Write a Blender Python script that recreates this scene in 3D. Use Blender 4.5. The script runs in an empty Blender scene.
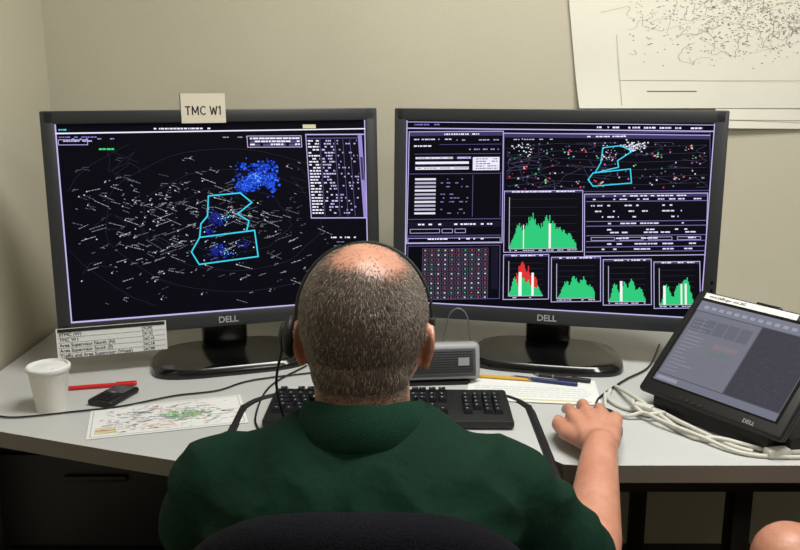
import bpy, bmesh, math, random
import numpy as np
from mathutils import Vector, Matrix, noise
random.seed(7)
R=math.radians
scene=bpy.context.scene
scene.view_settings.view_transform='Standard'
try: scene.view_settings.look='None'
except Exception: pass

def lin(c):
    out=[]
    for v in c[:3]:
        v=v/255.0
        out.append(v/12.92 if v<=0.04045 else ((v+0.055)/1.055)**2.4)
    return tuple(out)

# ---------------------------------------------------------------- materials
def mat(name,col,rough=0.5,metal=0.0,spec=0.5,noise_amt=0.0,nscale=50,bump=0.0,bscale=80,emit=None,estr=0.0,coat=0.0):
    m=bpy.data.materials.new(name); m.use_nodes=True
    nt=m.node_tree; b=nt.nodes['Principled BSDF']
    c=lin(col)
    b.inputs['Base Color'].default_value=(*c,1)
    b.inputs['Roughness'].default_value=rough
    b.inputs['Metallic'].default_value=metal
    b.inputs['Specular IOR Level'].default_value=spec
    if coat: b.inputs['Coat Weight'].default_value=coat
    tc=nt.nodes.new('ShaderNodeTexCoord')
    if noise_amt>0:
        n=nt.nodes.new('ShaderNodeTexNoise'); n.inputs['Scale'].default_value=nscale; n.inputs['Detail'].default_value=5
        nt.links.new(tc.outputs['Object'],n.inputs['Vector'])
        r=nt.nodes.new('ShaderNodeValToRGB')
        r.color_ramp.elements[0].position=0.3; r.color_ramp.elements[1].position=0.7
        r.color_ramp.elements[0].color=(*[x*(1-noise_amt) for x in c],1)
        r.color_ramp.elements[1].color=(*[min(1,x*(1+noise_amt)) for x in c],1)
        nt.links.new(n.outputs['Fac'],r.inputs['Fac']); nt.links.new(r.outputs['Color'],b.inputs['Base Color'])
    if bump>0:
        n2=nt.nodes.new('ShaderNodeTexNoise'); n2.inputs['Scale'].default_value=bscale; n2.inputs['Detail'].default_value=4
        nt.links.new(tc.outputs['Object'],n2.inputs['Vector'])
        bp=nt.nodes.new('ShaderNodeBump'); bp.inputs['Strength'].default_value=bump; bp.inputs['Distance'].default_value=0.01
        nt.links.new(n2.outputs['Fac'],bp.inputs['Height']); nt.links.new(bp.outputs['Normal'],b.inputs['Normal'])
    if emit:
        b.inputs['Emission Color'].default_value=(*lin(emit),1); b.inputs['Emission Strength'].default_value=estr
    return m

def attr_mat(name,emissive,strength=1.0,rough=0.6):
    m=bpy.data.materials.new(name); m.use_nodes=True
    nt=m.node_tree; b=nt.nodes['Principled BSDF']
    a=nt.nodes.new('ShaderNodeAttribute'); a.attribute_name='Col'
    b.inputs['Roughness'].default_value=rough
    if emissive:
        b.inputs['Base Color'].default_value=(0.002,0.002,0.003,1)
        nt.links.new(a.outputs['Color'],b.inputs['Emission Color'])
        b.inputs['Emission Strength'].default_value=strength
        b.inputs['Specular IOR Level'].default_value=0.04
    else:
        nt.links.new(a.outputs['Color'],b.inputs['Base Color'])
        b.inputs['Specular IOR Level'].default_value=0.2
    return m

M_wall=mat('wall_paint',(189,184,166),0.85,noise_amt=0.03,nscale=3,bump=0.08,bscale=220,spec=0.2)
M_ceil=mat('ceiling_tile',(215,213,206),0.9,noise_amt=0.04,nscale=60)
M_floor=mat('carpet',(62,58,54),0.95,noise_amt=0.3,nscale=180,bump=0.4,bscale=300,spec=0.1)
M_base=mat('vinyl_base',(60,52,44),0.6)
M_desk=mat('desk_laminate',(186,188,188),0.42,noise_amt=0.05,nscale=400,spec=0.4)
M_edge=mat('desk_edge',(112,106,96),0.5)
M_rub=mat('black_rubber',(16,16,18),0.55)
M_frame=mat('frame_metal',(40,35,30),0.5,metal=0.3)
M_bez=mat('monitor_plastic',(42,44,48),0.42,noise_amt=0.05,nscale=300)
M_blk=mat('black_gloss',(12,12,14),0.2,coat=0.2)
M_blkm=mat('black_matte',(18,18,20),0.5)
M_key=mat('key_plastic',(22,23,27),0.38)
M_legend=mat('key_legend',(150,155,165),0.6)
M_logo=mat('logo_silver',(200,205,210),0.3,metal=0.6)
M_paper=mat('paper_white',(218,220,220),0.8,spec=0.2,noise_amt=0.02,nscale=20)
M_cream=mat('card_cream',(208,202,186),0.8,spec=0.2)
M_ink=mat('ink',(22,22,26),0.7)
M_foam=mat('foam',(222,220,214),0.65,noise_amt=0.03,nscale=200)
M_red=mat('red_plastic',(200,28,30),0.35)
M_blue=mat('blue_plastic',(30,40,90),0.35)
M_yel=mat('pencil_yellow',(205,160,50),0.5)
M_wood=mat('pencil_wood',(205,170,120),0.7)
M_wcab=mat('cable_white',(196,195,186),0.5)
M_gcab=mat('cable_grey',(110,112,118),0.4)
M_shirt=mat('polo_green',(14,42,31),0.85,noise_amt=0.12,nscale=260,bump=0.2,bscale=60,spec=0.12)
M_collar=mat('collar_green',(17,50,37),0.9,noise_amt=0.2,nscale=500,bump=0.3,bscale=500,spec=0.15)
M_trous=mat('khaki_trousers',(120,105,80),0.9,noise_amt=0.1,nscale=200)
M_shoe=mat('shoe_leather',(40,28,20),0.4)
M_chair=mat('chair_fabric',(18,18,24),0.95,noise_amt=0.35,nscale=350,bump=0.4,bscale=500,spec=0.1)
M_chp=mat('chair_plastic',(20,20,22),0.5)
M_screenart=attr_mat('screen_image',True,1.25,0.5)
M_tabart=attr_mat('tablet_image',True,1.15,0.4)
M_print=attr_mat('printed_ink',False)
M_eye=mat('eye_white',(225,220,215),0.2)
M_iris=mat('iris',(60,80,90),0.2)
M_h1=mat('hair_dark',(70,59,51),0.65,spec=0.3)
M_h2=mat('hair_grey',(106,95,86),0.65,spec=0.3)
M_h3=mat('hair_light',(158,149,140),0.65,spec=0.3)
M_shorts=mat('blue_shorts',(40,52,105),0.9,noise_amt=0.15,nscale=150)
M_tee=mat('grey_tshirt',(120,122,128),0.9,noise_amt=0.1,nscale=150)
M_grille=mat('speaker_grille',(62,64,68),0.6,noise_amt=0.4,nscale=900)
M_spk=mat('speaker_plastic',(146,148,152),0.5)

def skin_mat(name,skin,hair):
    m=bpy.data.materials.new(name); m.use_nodes=True
    nt=m.node_tree; b=nt.nodes['Principled BSDF']
    a=nt.nodes.new('ShaderNodeAttribute'); a.attribute_name='hair'
    tc=nt.nodes.new('ShaderNodeTexCoord')
    n=nt.nodes.new('ShaderNodeTexNoise'); n.inputs['Scale'].default_value=35; n.inputs['Detail'].default_value=6
    nt.links.new(tc.outputs['Object'],n.inputs['Vector'])
    r=nt.nodes.new('ShaderNodeValToRGB')
    s=lin(skin)
    r.color_ramp.elements[0].position=0.3; r.color_ramp.elements[0].color=(s[0]*0.88,s[1]*0.76,s[2]*0.74,1)
    r.color_ramp.elements[1].position=0.7; r.color_ramp.elements[1].color=(min(1,s[0]*1.06),s[1]*1.06,s[2]*1.06,1)
    nt.links.new(n.outputs['Fac'],r.inputs['Fac'])
    mx=nt.nodes.new('ShaderNodeMixRGB'); mx.inputs['Color2'].default_value=(*lin(hair),1)
    nt.links.new(a.outputs['Fac'],mx.inputs['Fac']); nt.links.new(r.outputs['Color'],mx.inputs['Color1'])
    nt.links.new(mx.outputs['Color'],b.inputs['Base Color'])
    b.inputs['Roughness'].default_value=0.42
    b.inputs['Subsurface Weight'].default_value=0.08
    b.inputs['Subsurface Radius'].default_value=(0.01,0.004,0.002)
    n2=nt.nodes.new('ShaderNodeTexNoise'); n2.inputs['Scale'].default_value=240
    nt.links.new(tc.outputs['Object'],n2.inputs['Vector'])
    bp=nt.nodes.new('ShaderNodeBump'); bp.inputs['Strength'].default_value=0.15; bp.inputs['Distance'].default_value=0.003
    nt.links.new(n2.outputs['Fac'],bp.inputs['Height']); nt.links.new(bp.outputs['Normal'],b.inputs['Normal'])
    return m
M_skin=skin_mat('skin',(192,140,117),(92,80,71))

# ---------------------------------------------------------------- mesh tools
def link(o):
    scene.collection.objects.link(o); return o
def empty(name,loc=(0,0,0),rz=0.0):
    e=bpy.data.objects.new(name,None); e.location=loc; e.rotation_euler=(0,0,rz); e.empty_display_size=0.05
    return link(e)
def finish(me,smooth=True,ang=38):
    if smooth:
        for p in me.polygons: p.use_smooth=True
        try: me.set_sharp_from_angle(angle=R(ang))
        except Exception: pass

class MB:
    def __init__(s,T=None):
        s.v=[];s.f=[];s.m=[];s.T=T if T is not None else Matrix.Identity(4)
    def add(s,vs,fs,mi=0):
        o=len(s.v)
        for p in vs: s.v.append(s.T@Vector(p))
        for f in fs: s.f.append([i+o for i in f]); s.m.append(mi)
    def box(s,c,d,mi=0,bev=0.0,rot=None,seg=2):
        bm=bmesh.new(); bmesh.ops.create_cube(bm,size=1.0)
        for v in bm.verts: v.co=Vector((v.co.x*d[0],v.co.y*d[1],v.co.z*d[2]))
        if bev>0: bmesh.ops.bevel(bm,geom=list(bm.edges),offset=bev,segments=seg,affect='EDGES',profile=0.5)
        mx=Matrix.Translation(Vector(c))@(rot.to_4x4() if rot is not None else Matrix.Identity(4))
        bm.verts.index_update()
        s.add([mx@v.co for v in bm.verts],[[v.index for v in f.verts] for f in bm.faces],mi); bm.free()
    def sphere(s,c,r,mi=0,rot=None,u=20,w=12):
        if not hasattr(r,'__len__'): r=(r,r,r)
        vs=[];fs=[]
        mx=Matrix.Translation(Vector(c))@(rot.to_4x4() if rot is not None else Matrix.Identity(4))
        vs.append(mx@Vector((0,0,r[2])))
        for i in range(1,w):
            a=math.pi*i/w
            for j in range(u):
                b=2*math.pi*j/u
                vs.append(mx@Vector((r[0]*math.sin(a)*math.cos(b),r[1]*math.sin(a)*math.sin(b),r[2]*math.cos(a))))
        vs.append(mx@Vector((0,0,-r[2])))
        for j in range(u): fs.append([0,1+j,1+(j+1)%u])
        for i in range(w-2):
            for j in range(u):
                a=1+i*u+j;b=1+i*u+(j+1)%u
                fs.append([a,a+u,b+u,b])
        l=len(vs)-1;o=1+(w-2)*u
        for j in range(u): fs.append([o+j,l,o+(j+1)%u])
        s.add(vs,fs,mi)
    def rings(s,rs,mi=0,cap=True,closed=False):
        n=len(rs[0]);vs=[p for r in rs for p in r];fs=[]
        for i in range(len(rs)-1):
            for j in range(n):
                a=i*n+j;b=i*n+(j+1)%n
                fs.append([a,b,b+n,a+n])
        if cap:
            fs.append(list(range(n))[::-1]); fs.append(list(range((len(rs)-1)*n,len(rs)*n)))
        s.add(vs,fs,mi)
    def cone(s,p0,p1,r0,r1,n=20,mi=0,flat=1.0,flatdir=None):
        p0=Vector(p0);p1=Vector(p1);d=(p1-p0).normalized()
        up=Vector(flatdir) if flatdir is not None else (Vector((0,0,1)) if abs(d.z)<0.9 else Vector((0,1,0)))
        a=d.cross(up).normalized(); b=a.cross(d).normalized()
        rs=[]
        for p,r in ((p0,r0),(p1,r1)):
            rs.append([p+a*r*math.cos(2*math.pi*k/n)+b*r*flat*math.sin(2*math.pi*k/n) for k in range(n)])
        s.rings(rs,mi)
    def caps(s,pts,rad,mi=0,n=20):
        for i,p in enumerate(pts):
            s.sphere(p,rad[i],mi,u=n,w=max(8,n//2))
            if i: s.cone(pts[i-1],p,rad[i-1],rad[i],n,mi)
    def tube(s,pts,r,n=8,mi=0,sub=8):
        P=[Vector(p) for p in pts]; Q=[]
        for i in range(len(P)-1):
            a=P[max(i-1,0)];b=P[i];c=P[i+1];d=P[min(i+2,len(P)-1)]
            for k in range(sub):
                t=k/sub
                Q.append(0.5*((2*b)+(c-a)*t+(2*a-5*b+4*c-d)*t*t+(3*b-a-3*c+d)*t*t*t))
        Q.append(P[-1])
        rs=[];prev=None
        for i,q in enumerate(Q):
            t=(Q[min(i+1,len(Q)-1)]-Q[max(i-1,0)]).normalized()
            if prev is None:
                up=Vector((0,0,1)) if abs(t.z)<0.9 else Vector((1,0,0))
                a=t.cross(up).normalized()
            else:
                a=(prev-t*prev.dot(t)).normalized()
            prev=a;b=t.cross(a)
            rs.append([q+a*r*math.cos(2*math.pi*k/n)+b*r*math.sin(2*math.pi*k/n) for k in range(n)])
        s.rings(rs,mi)
    def lathe(s,prof,c=(0,0,0),n=40,mi=0,cap=False):
        rs=[[Vector(c)+Vector((r*math.cos(2*math.pi*k/n),r*math.sin(2*math.pi*k/n),z)) for k in range(n)] for r,z in prof]
        s.rings(rs,mi,cap=cap)
    def prism(s,poly,z0,z1,mi=0,mi_side=None):
        n=len(poly); vs=[(x,y,z0) for x,y in poly]+[(x,y,z1) for x,y in poly]
        s.add(vs,[list(range(n))[::-1]],mi); 
        s.add(vs,[list(range(n,2*n))],mi)
        s.add(vs,[[i,(i+1)%n,n+(i+1)%n,n+i] for i in range(n)],mi if mi_side is None else mi_side)
    def build(s,name,mats,parent=None,smooth=True,ang=38,local=False):
        me=bpy.data.meshes.new(name); me.from_pydata([tuple(v) for v in s.v],[],s.f)
        if not isinstance(mats,(list,tuple)): mats=[mats]
        for m in mats: me.materials.append(m)
        for p,mi in zip(me.polygons,s.m): p.material_index=mi
        me.update(); finish(me,smooth,ang)
        o=link(bpy.data.objects.new(name,me))
        if parent is not None: adopt(o,parent,local)
        return o
def adopt(o,parent,local=False):
    o.parent=parent
    if not local:
        o.matrix_parent_inverse=(Matrix.Translation(parent.location)@parent.rotation_euler.to_matrix().to_4x4()).inverted()

def blob(mb,name,mats,voxel,it,parent=None,disp=None):
    o=mb.build(name+'_src',mats,smooth=False)
    r=o.modifiers.new('r','REMESH'); r.mode='VOXEL'; r.voxel_size=voxel; r.use_smooth_shade=True
    sm=o.modifiers.new('s','SMOOTH'); sm.factor=0.5; sm.iterations=it
    dg=bpy.context.evaluated_depsgraph_get(); dg.update()
    me=bpy.data.meshes.new_from_object(o.evaluated_get(dg))
    bpy.data.objects.remove(o)
    me.name=name
    if len(me.materials)==0:
        me.materials.append(mats)
    for p in me.polygons: p.use_smooth=True
    if disp:
        ns=[v.normal.copy() for v in me.vertices]
        for v,n in zip(me.vertices,ns): v.co=v.co+n*disp(v.co)
        me.update()
    n=link(bpy.data.objects.new(name,me))
    if parent is not None: adopt(n,parent)
    return n

def text(name,s,size,m,T,parent=None,align='LEFT',ext=0.0002,off=0.0,sx=1.0,sp=1.0):
    cu=bpy.data.curves.new(name,'FONT'); cu.body=s; cu.size=size; cu.align_x=align; cu.align_y='CENTER'; cu.extrude=ext; cu.offset=off; cu.space_character=sp
    o=link(bpy.data.objects.new(name,cu))
    dg=bpy.context.evaluated_depsgraph_get(); dg.update()
    me=bpy.data.meshes.new_from_object(o.evaluated_get(dg)); bpy.data.objects.remove(o)
    me.transform(T@Matrix.Diagonal((sx,1,1,1))); me.materials.clear(); me.materials.append(m)
    n=link(bpy.data.objects.new(name,me))
    if parent is not None: adopt(n,parent,True)
    return n

class Canvas:
    def __init__(s,mapf): s.f=mapf; s.v=[];s.fc=[];s.c=[]
    def poly(s,pts,col,layer=1):
        o=len(s.v)
        for p in pts: s.v.append(s.f(p[0],p[1],layer))
        s.fc.append(list(range(o,o+len(pts)))); s.c.append(lin(col))
    def rect(s,x0,y0,x1,y1,col,layer=1): s.poly([(x0,y1),(x1,y1),(x1,y0),(x0,y0)],col,layer)
    def line(s,pts,w,col,layer=1,closed=False):
        if closed: pts=list(pts)+[pts[0]]
        for a,b in zip(pts,pts[1:]):
            dx=b[0]-a[0];dy=b[1]-a[1];L=math.hypot(dx,dy) or 1e-6
            nx=-dy/L*w/2;ny=dx/L*w/2; ex=dx/L*w*0.3;ey=dy/L*w*0.3
            s.poly([(a[0]-ex+nx,a[1]-ey+ny),(b[0]+ex+nx,b[1]+ey+ny),(b[0]+ex-nx,b[1]+ey-ny),(a[0]-ex-nx,a[1]-ey-ny)],col,layer)
    def frame(s,x0,y0,x1,y1,w,col,layer=1):
        s.rect(x0,y0,x1,y0+w,col,layer);s.rect(x0,y1-w,x1,y1,col,layer);s.rect(x0,y0,x0+w,y1,col,layer);s.rect(x1-w,y0,x1,y1,col,layer)
    def dashes(s,x0,x1,y,h,col,fill=0.7,layer=2,lo=0.8,hi=4):
        x=x0
        while x<x1:
            L=random.uniform(lo,hi); e=min(x+L,x1)
            if random.random()<fill: s.rect(x,y,e,y+h,col,layer)
            x=e+random.uniform(0.4,1.0)
    def build(s,name,m,parent=None,local=True):
        me=bpy.data.meshes.new(name); me.from_pydata(s.v,[],s.fc)
        at=me.color_attributes.new('Col','FLOAT_COLOR','CORNER')
        for p,c in zip(me.polygons,s.c):
            for li in p.loop_indices: at.data[li].color=(*c,1)
        me.materials.append(m)
        o=link(bpy.data.objects.new(name,me))
        if parent is not None: adopt(o,parent,local)
        return o

# ---------------------------------------------------------------- room
X0,X1,Y0,Y1,H=-0.86,2.7,-1.8,2.15,2.55
def slab(name,c,d,m):
    b=MB(); b.box((0,0,0),d); o=b.build(name,m,smooth=False); o.location=c; return o
slab('floor',((X0+X1)/2,(Y0+Y1)/2,-0.05),(X1-X0+0.2,Y1-Y0+0.2,0.1),M_floor)
slab('ceiling',((X0+X1)/2,(Y0+Y1)/2,H+0.05),(X1-X0+0.2,Y1-Y0+0.2,0.1),M_ceil)
slab('wall_back',((X0+X1)/2,Y1+0.05,H/2),(X1-X0+0.2,0.1,H),M_wall)
slab('wall_front',((X0+X1)/2,Y0-0.05,H/2),(X1-X0+0.2,0.1,H),M_wall)
slab('wall_left',(X0-0.05,(Y0+Y1)/2,H/2),(0.1,Y1-Y0,H),M_wall)
slab('wall_right',(X1+0.05,(Y0+Y1)/2,H/2),(0.1,Y1-Y0,H),M_wall)
slab('baseboard_back',((X0+X1)/2,Y1-0.006,0.05),(X1-X0,0.012,0.1),M_base)
slab('baseboard_left',(X0+0.006,(Y0+Y1)/2,0.05),(0.012,Y1-Y0,0.1),M_base)

# ---------------------------------------------------------------- desk
DZ=0.75
desk=empty('desk',(0.2,1.7,0))
def arc(cx,cy,r,a0,a1,n=8):
    return [(cx+r*math.cos(R(a0+(a1-a0)*i/n)),cy+r*math.sin(R(a0+(a1-a0)*i/n))) for i in range(n+1)]
notch=[(-0.303,1.272)]+arc(-0.198,1.495,0.105,180,90)+arc(0.146,1.495,0.105,90,0)+[(0.251,1.285)]
front=[(-0.845,1.46),(-0.76,1.425),(-0.62,1.375),(-0.48,1.325),(-0.36,1.285)]
outline=front+notch+[(0.262,1.272),(0.29,1.268),(1.7,1.268),(1.7,2.14),(-0.845,2.14)]
b=MB(); b.prism(outline,DZ-0.03,DZ,0,1); b.build('worktop',[M_desk,M_edge],desk,smooth=False)
plat=[(-0.294,1.21)]+arc(-0.198,1.495,0.096,180,90)+arc(0.146,1.495,0.096,90,0)+[(0.242,1.21)]
b=MB(); b.prism(plat,DZ-0.03,DZ,0,1); b.build('keyboard_platform',[M_desk,M_rub],desk,smooth=False)
b=MB()
rim=[(p[0],p[1],DZ-0.003) for p in plat[0:]]
b.tube(rim,0.0085,8,sub=2); b.build('platform_bumper',M_rub,desk)
b=MB()
b.box((-0.03,1.24,0.69),(0.30,0.05,0.05),0,0.004)
b.box((-0.02,1.45,0.70),(0.08,0.40,0.03),0,0.003)
for x in (-0.82,0.37,0.62,1.64):
    b.box((x,1.44,0.36),(0.035,0.045,0.72),0,0.004); b.box((x,2.05,0.36),(0.035,0.045,0.72),0,0.004)
    b.box((x,1.74,0.69),(0.03,0.64,0.05),0,0.003)
    b.box((x,1.74,0.02),(0.04,0.68,0.04),0,0.004)
b.box((1.0,1.36,0.69),(1.3,0.025,0.055),0,0.003)
b.box((0.42,2.09,0.55),(2.4,0.02,0.30),0,0.003)
b.build('frame',M_frame,desk)
# added black pedestal, fills the dark area on left under desk
b=MB(); b.box((-0.58,1.78,0.345),(0.40,0.50,0.67),0,0.006)
for i,z in enumerate((0.56,0.36,0.14)):
    b.box((-0.58,1.525,z),(0.38,0.02,0.19 if i<2 else 0.22),0,0.004); b.box((-0.58,1.508,z+0.05),(0.12,0.012,0.012),1,0.003)
for x in (-0.75,-0.41):
    for y in (1.58,1.98): b.cone((x,y,0.0),(x,y,0.012),0.02,0.02,12,1)
o=b.build('dark_filler_pedestal',[M_blkm,M_frame])

# ---------------------------------------------------------------- monitors
TILT=-R(3.0)
PT=Matrix.Translation((0,0,0.31))@Matrix.Rotation(TILT,4,'X')   # panel frame, origin panel centre
PW,PH=0.69,0.462; SW,SH=0.638,0.404; SZ=0.003
def make_mapper(TL,TR,BR,BL):
    # projective map: artwork units -> unit square of the screen
    A=[];B=[]
    for (x,y),(u,v) in zip((TL,TR,BR,BL),((0,0),(1,0),(1,1),(0,1))):
        A.append([x,y,1,0,0,0,-u*x,-u*y]);B.append(u)
        A.append([0,0,0,x,y,1,-v*x,-v*y]);B.append(v)
    h=np.linalg.solve(np.array(A,float),np.array(B,float))
    def f(px,py,layer):
        w=h[6]*px+h[7]*py+1
        s=(h[0]*px+h[1]*py+h[2])/w; t=(h[3]*px+h[4]*py+h[5])/w
        s=min(max(s,0),1);t=min(max(t,0),1)
        return tuple(PT@Vector(((s-0.5)*SW,0.0052-0.00022*layer,SZ+(0.5-t)*SH)))
    return f
def monitor(name,c,yaw,canvas):
    e=empty(name,(c[0],c[1],DZ),yaw)
    b=MB(PT)
    b.box((0,0.018,0),(PW-0.004,0.024,PH-0.004),0,0.004)
    sw=(PW-SW)/2; tb=(PH-SH)/2
    b.box((-(PW-sw)/2,0.012,0),(sw,0.026,PH),0,0.003)
    b.box(((PW-sw)/2,0.012,0),(sw,0.026,PH),0,0.003)
    b.box((0,0.012,(PH-tb+SZ)/2),(PW-0.01,0.026,tb-SZ),0,0.0028)
    b.box((0,0.012,-(PH-tb-SZ)/2),(PW-0.01,0.026,tb+SZ),0,0.0028)
    b.box((0,0.045,0.0),(PW*0.82,0.04,PH*0.8),0,0.015)
    b.box((0,0.07,0.0),(PW*0.4,0.03,PH*0.5),0,0.012)
    for k in range(14): b.box((-0.16+k*0.025,0.066,0.17),(0.012,0.002,0.03),1)
    for k in range(4): b.box((0.335,0.0005,-0.12-0.017*k),(0.007,0.003,0.010),1,0.001)
    b.build('bezel',[M_bez,M_blk],e,local=True)
    b=MB()
    b.box((0,0.105,0.17),(0.085,0.03,0.335),0,0.012)
    b.box((0,0.088,0.26),(0.14,0.03,0.14),0,0.008)
    b.box((0,0.085,0.06),(0.10,0.05,0.09),0,0.01)
    n=40; out=[]
    for k in range(n):
        a=2*math.pi*k/n; ca,sa=math.cos(a),math.sin(a)
        x=0.165*math.copysign(abs(ca)**0.55,ca); y=0.11*math.copysign(abs(sa)**0.6,sa)
        x*=1.0+0.12*(-sa); out.append((x,y-0.005))
    def ring(sc,z): return [(p[0]*sc,p[1]*sc,z) for p in out]
    b.rings([ring(0.99,0.0),ring(1.0,0.004),ring(0.99,0.012),ring(0.93,0.019)],0)
    b.build('stand',[M_blk],e,local=True)
    b=MB(PT); 
    q=[(-SW/2,0.0054,SZ-SH/2),(SW/2,0.0054,SZ-SH/2),(SW/2,0.0054,SZ+SH/2),(-SW/2,0.0054,SZ+SH/2)]
    b.add(q,[[0,1,2,3]]); b.build('lcd_panel',M_blk,e,smooth=False,local=True)
    canvas.build('display_image',M_screenart,e)
    T=PT@Matrix.Translation((0.0,-0.0016,-PH/2+0.0145))@Matrix.Rotation(R(90),4,'X')
    text('badge','DELL',0.019,M_logo,T,e,'CENTER',off=0.0004)
    return e
LAV=(178,168,216); LAVD=(84,74,122); WH=(222,218,238); BG=(4,4,11)
# left screen artwork
cL=Canvas(make_mapper((53,124),(366,121),(357,308),(61,331)))
c=cL
c.poly([(53,124),(366,121),(357,308),(61,331)],BG,0)
c.poly([(61,331),(357,308),(357,306.8),(61,329.3)],LAV,3)
c.poly([(53,134.4),(366,130.8),(366,129.6),(53,132.9)],WH,3)
c.poly([(53,124),(54.5,124),(62.3,331),(61,331)],LAV,3)
c.poly([(365,121),(366,121),(357,308),(356,308)],LAV,3)
c.dashes(57,68,129,1.6,(90,190,200),0.8); c.dashes(153,214,128.3,1.6,WH,0.85); c.rect(303,125.5,316,129.5,(200,190,150),3)
c.dashes(57,95,137,1.2,(130,120,200),0.7); c.dashes(57,90,141,1.4,(190,180,240),0.8); c.dashes(70,120,139,1.0,(160,150,220),0.5)
c.frame(56,140,86,146,0.6,LAV,3)
c.dashes(93,112,149.5,1.8,(60,200,110),0.9)
c.frame(246,137,301,149.5,0.7,LAV,3)
for k in range(3): c.dashes(249,299,139+k*3.2,1.7,WH,0.85,3,1.5,6)
c.dashes(222,246,138,1.0,(150,150,180),0.5)
for k in range(3):
    for j in range(4): c.rect(249+j*13,139.0+k*3.3,259+j*13,141.4+k*3.3,(80,72,112),2)
# table
c.rect(305,136,364,226,(10,9,20),1)
c.rect(305,136,305.8,224,LAV,3); c.rect(305,135.5,364,136.7,LAV,3)
c.rect(305,223,361,224,LAV,3)
for x in (319,334,342,349): c.rect(x,141,x+0.5,222,LAVD,3)
c.rect(357.5,137,361.5,223,(140,125,190),3); c.rect(358.3,160,360.8,184,(60,50,90),4)
c.rect(305,139.5,357,140.4,LAVD,3)
for k in range(25):
    y=142+k*3.15
    c.dashes(307,318,y,1.5,(225,222,240),0.85,3,1.5,4); c.dashes(320.5,333,y,1.5,(190,180,225),0.5,3,1,3); c.dashes(336,356,y,1.4,(170,160,210),0.2,3,1,2)
def bot(x): return 331-(x-61)*0.078
for rr in (55,85,120,160):
    pts=[(225+rr*1.05*math.cos(t*0.157)+3*math.sin(t*1.3),225+rr*0.62*math.sin(t*0.157)) for t in range(41)]
    for a,b2 in zip(pts,pts[1:]):
        if 64<a[0]<350 and 150<a[1]<bot(a[0])-4: c.line([a,b2],0.45,(34,32,50),1)
for k in range(9):
    x=random.uniform(70,330);y=random.uniform(160,290);pts=[(x,y)]
    for j in range(7):
        x+=random.uniform(-22,22);y+=random.uniform(-10,14)
        if 64<x<348 and 150<y<bot(x)-5: pts.append((x,y))
    c.line(pts,0.45,(34,34,50),1)
# aircraft tracks
for k in range(520):
    x=random.gauss(190,85); y=random.gauss(228,36)
    if not(64<x<348 and 158<y<bot(x)-10) or (x>296 and y<232): continue
    if 228<x<280 and 158<y<203: continue
    dn=1 if random.random()<(0.85 if y<228 else 0.3) else -1
    ang=dn*random.gauss(20,4); L=random.choice((2,2,3,6,10,16))*random.uniform(0.6,1.1)
    g=random.randint(70,165); dx=math.cos(R(ang));dy=math.sin(R(ang)); u=0
    while u<L:
        s2=random.uniform(1.2,4.0); e2=min(L,u+s2)
        c.line([(x+dx*u,y+dy*u),(x+dx*e2,y+dy*e2)],0.55,(g,g,min(255,g+14)),2); u=e2+random.uniform(0.5,1.6)
    if random.random()<0.5: c.dashes(x+1,x+1+random.uniform(2,7),y-2,0.7,(g,g,g+10),0.7,2,0.6,1.6)
    if random.random()<0.2: c.rect(x,y-0.6,x+1.1,y+0.6,(200,200,215),3)
def cloud(cx,cy,sx,sy,n,cols,size,layer=2):
    for k in range(n):
        x=random.gauss(cx,sx);y=random.gauss(cy,sy);s2=random.uniform(size*0.4,size)
        c.rect(x,y,x+s2,y+s2*0.8,random.choice(cols),layer+random.random()*0.8)
BL=[(22,54,180),(30,74,212),(18,40,140),(46,102,228)]
cloud(255,180,7,5,230,BL,2.8);cloud(244,188,7,3,130,BL,2.6);cloud(236,192,4,2.5,50,BL,2.2);cloud(263,168,5,2.5,70,BL,2.3);cloud(241,169,4,2.6,40,BL,2.2);cloud(267,187,3,5,80,BL,2.5);cloud(255,181,4,4,40,[(90,200,255),(120,170,255)],1.2,4)
BD=[(22,34,120),(28,44,150),(18,26,90)]
cloud(210,222,5,3.4,100,BD,2.4);cloud(211,257,6,4,120,BD,2.4);cloud(204,237,3,3,30,BD,2.0);cloud(234,250,4,3,30,BD,1.8)
cloud(221,222,5,3,26,[(120,230,240),(200,240,250)],1.1,4);cloud(219,256,6,4,26,[(100,200,230),(200,240,250)],1.1,4)
CY=(56,190,218)
up=[(208,200),(240,197),(251,207),(236,219),(247,226),(244,237),(197,243),(199,229),(206,221)]
lo=[(197,243),(252,236),(254,263),(195,271),(188,258)]
up=[(x-4,y) for x,y in up]; lo=[(x-4,y) for x,y in lo]
c.line(up,1.4,CY,6,True); c.line(lo,1.4,CY,6,True)
for i in range(7): c.dashes(326,348,240+i*4,0.8,(120,115,160),0.2)
c.dashes(322,350,243,1.4,WH,0.6)
mL=monitor('computer_monitor',(-0.376,1.805),R(17.8),cL)
cR=Canvas(make_mapper((406,121),(721,127),(704,333),(408,312)))
c=cR
c.poly([(406,121),(721,127),(704,333),(408,312)],BG,0)
def ty(x): return (x-406)*0.019
def band(x0,x1,y,h,col,layer=3): c.poly([(x0,y+h+ty(x0)),(x1,y+h+ty(x1)),(x1,y+ty(x1)),(x0,y+ty(x0))],col,layer)
band(406,721,128.8,1.2,LAV); band(406,721,122.3,0.7,LAV)
for x in range(600,712,16): c.dashes(x,x+12,126.5+ty(x)-1,1.8,WH,0.85)
c.dashes(414,440,125,1.4,(120,110,190),0.6)
c.poly([(406,121),(407,121),(409,312),(408,312)],LAV,3)
c.poly([(720,127),(721,127),(704,333),(703,333)],LAV,3)
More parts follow.
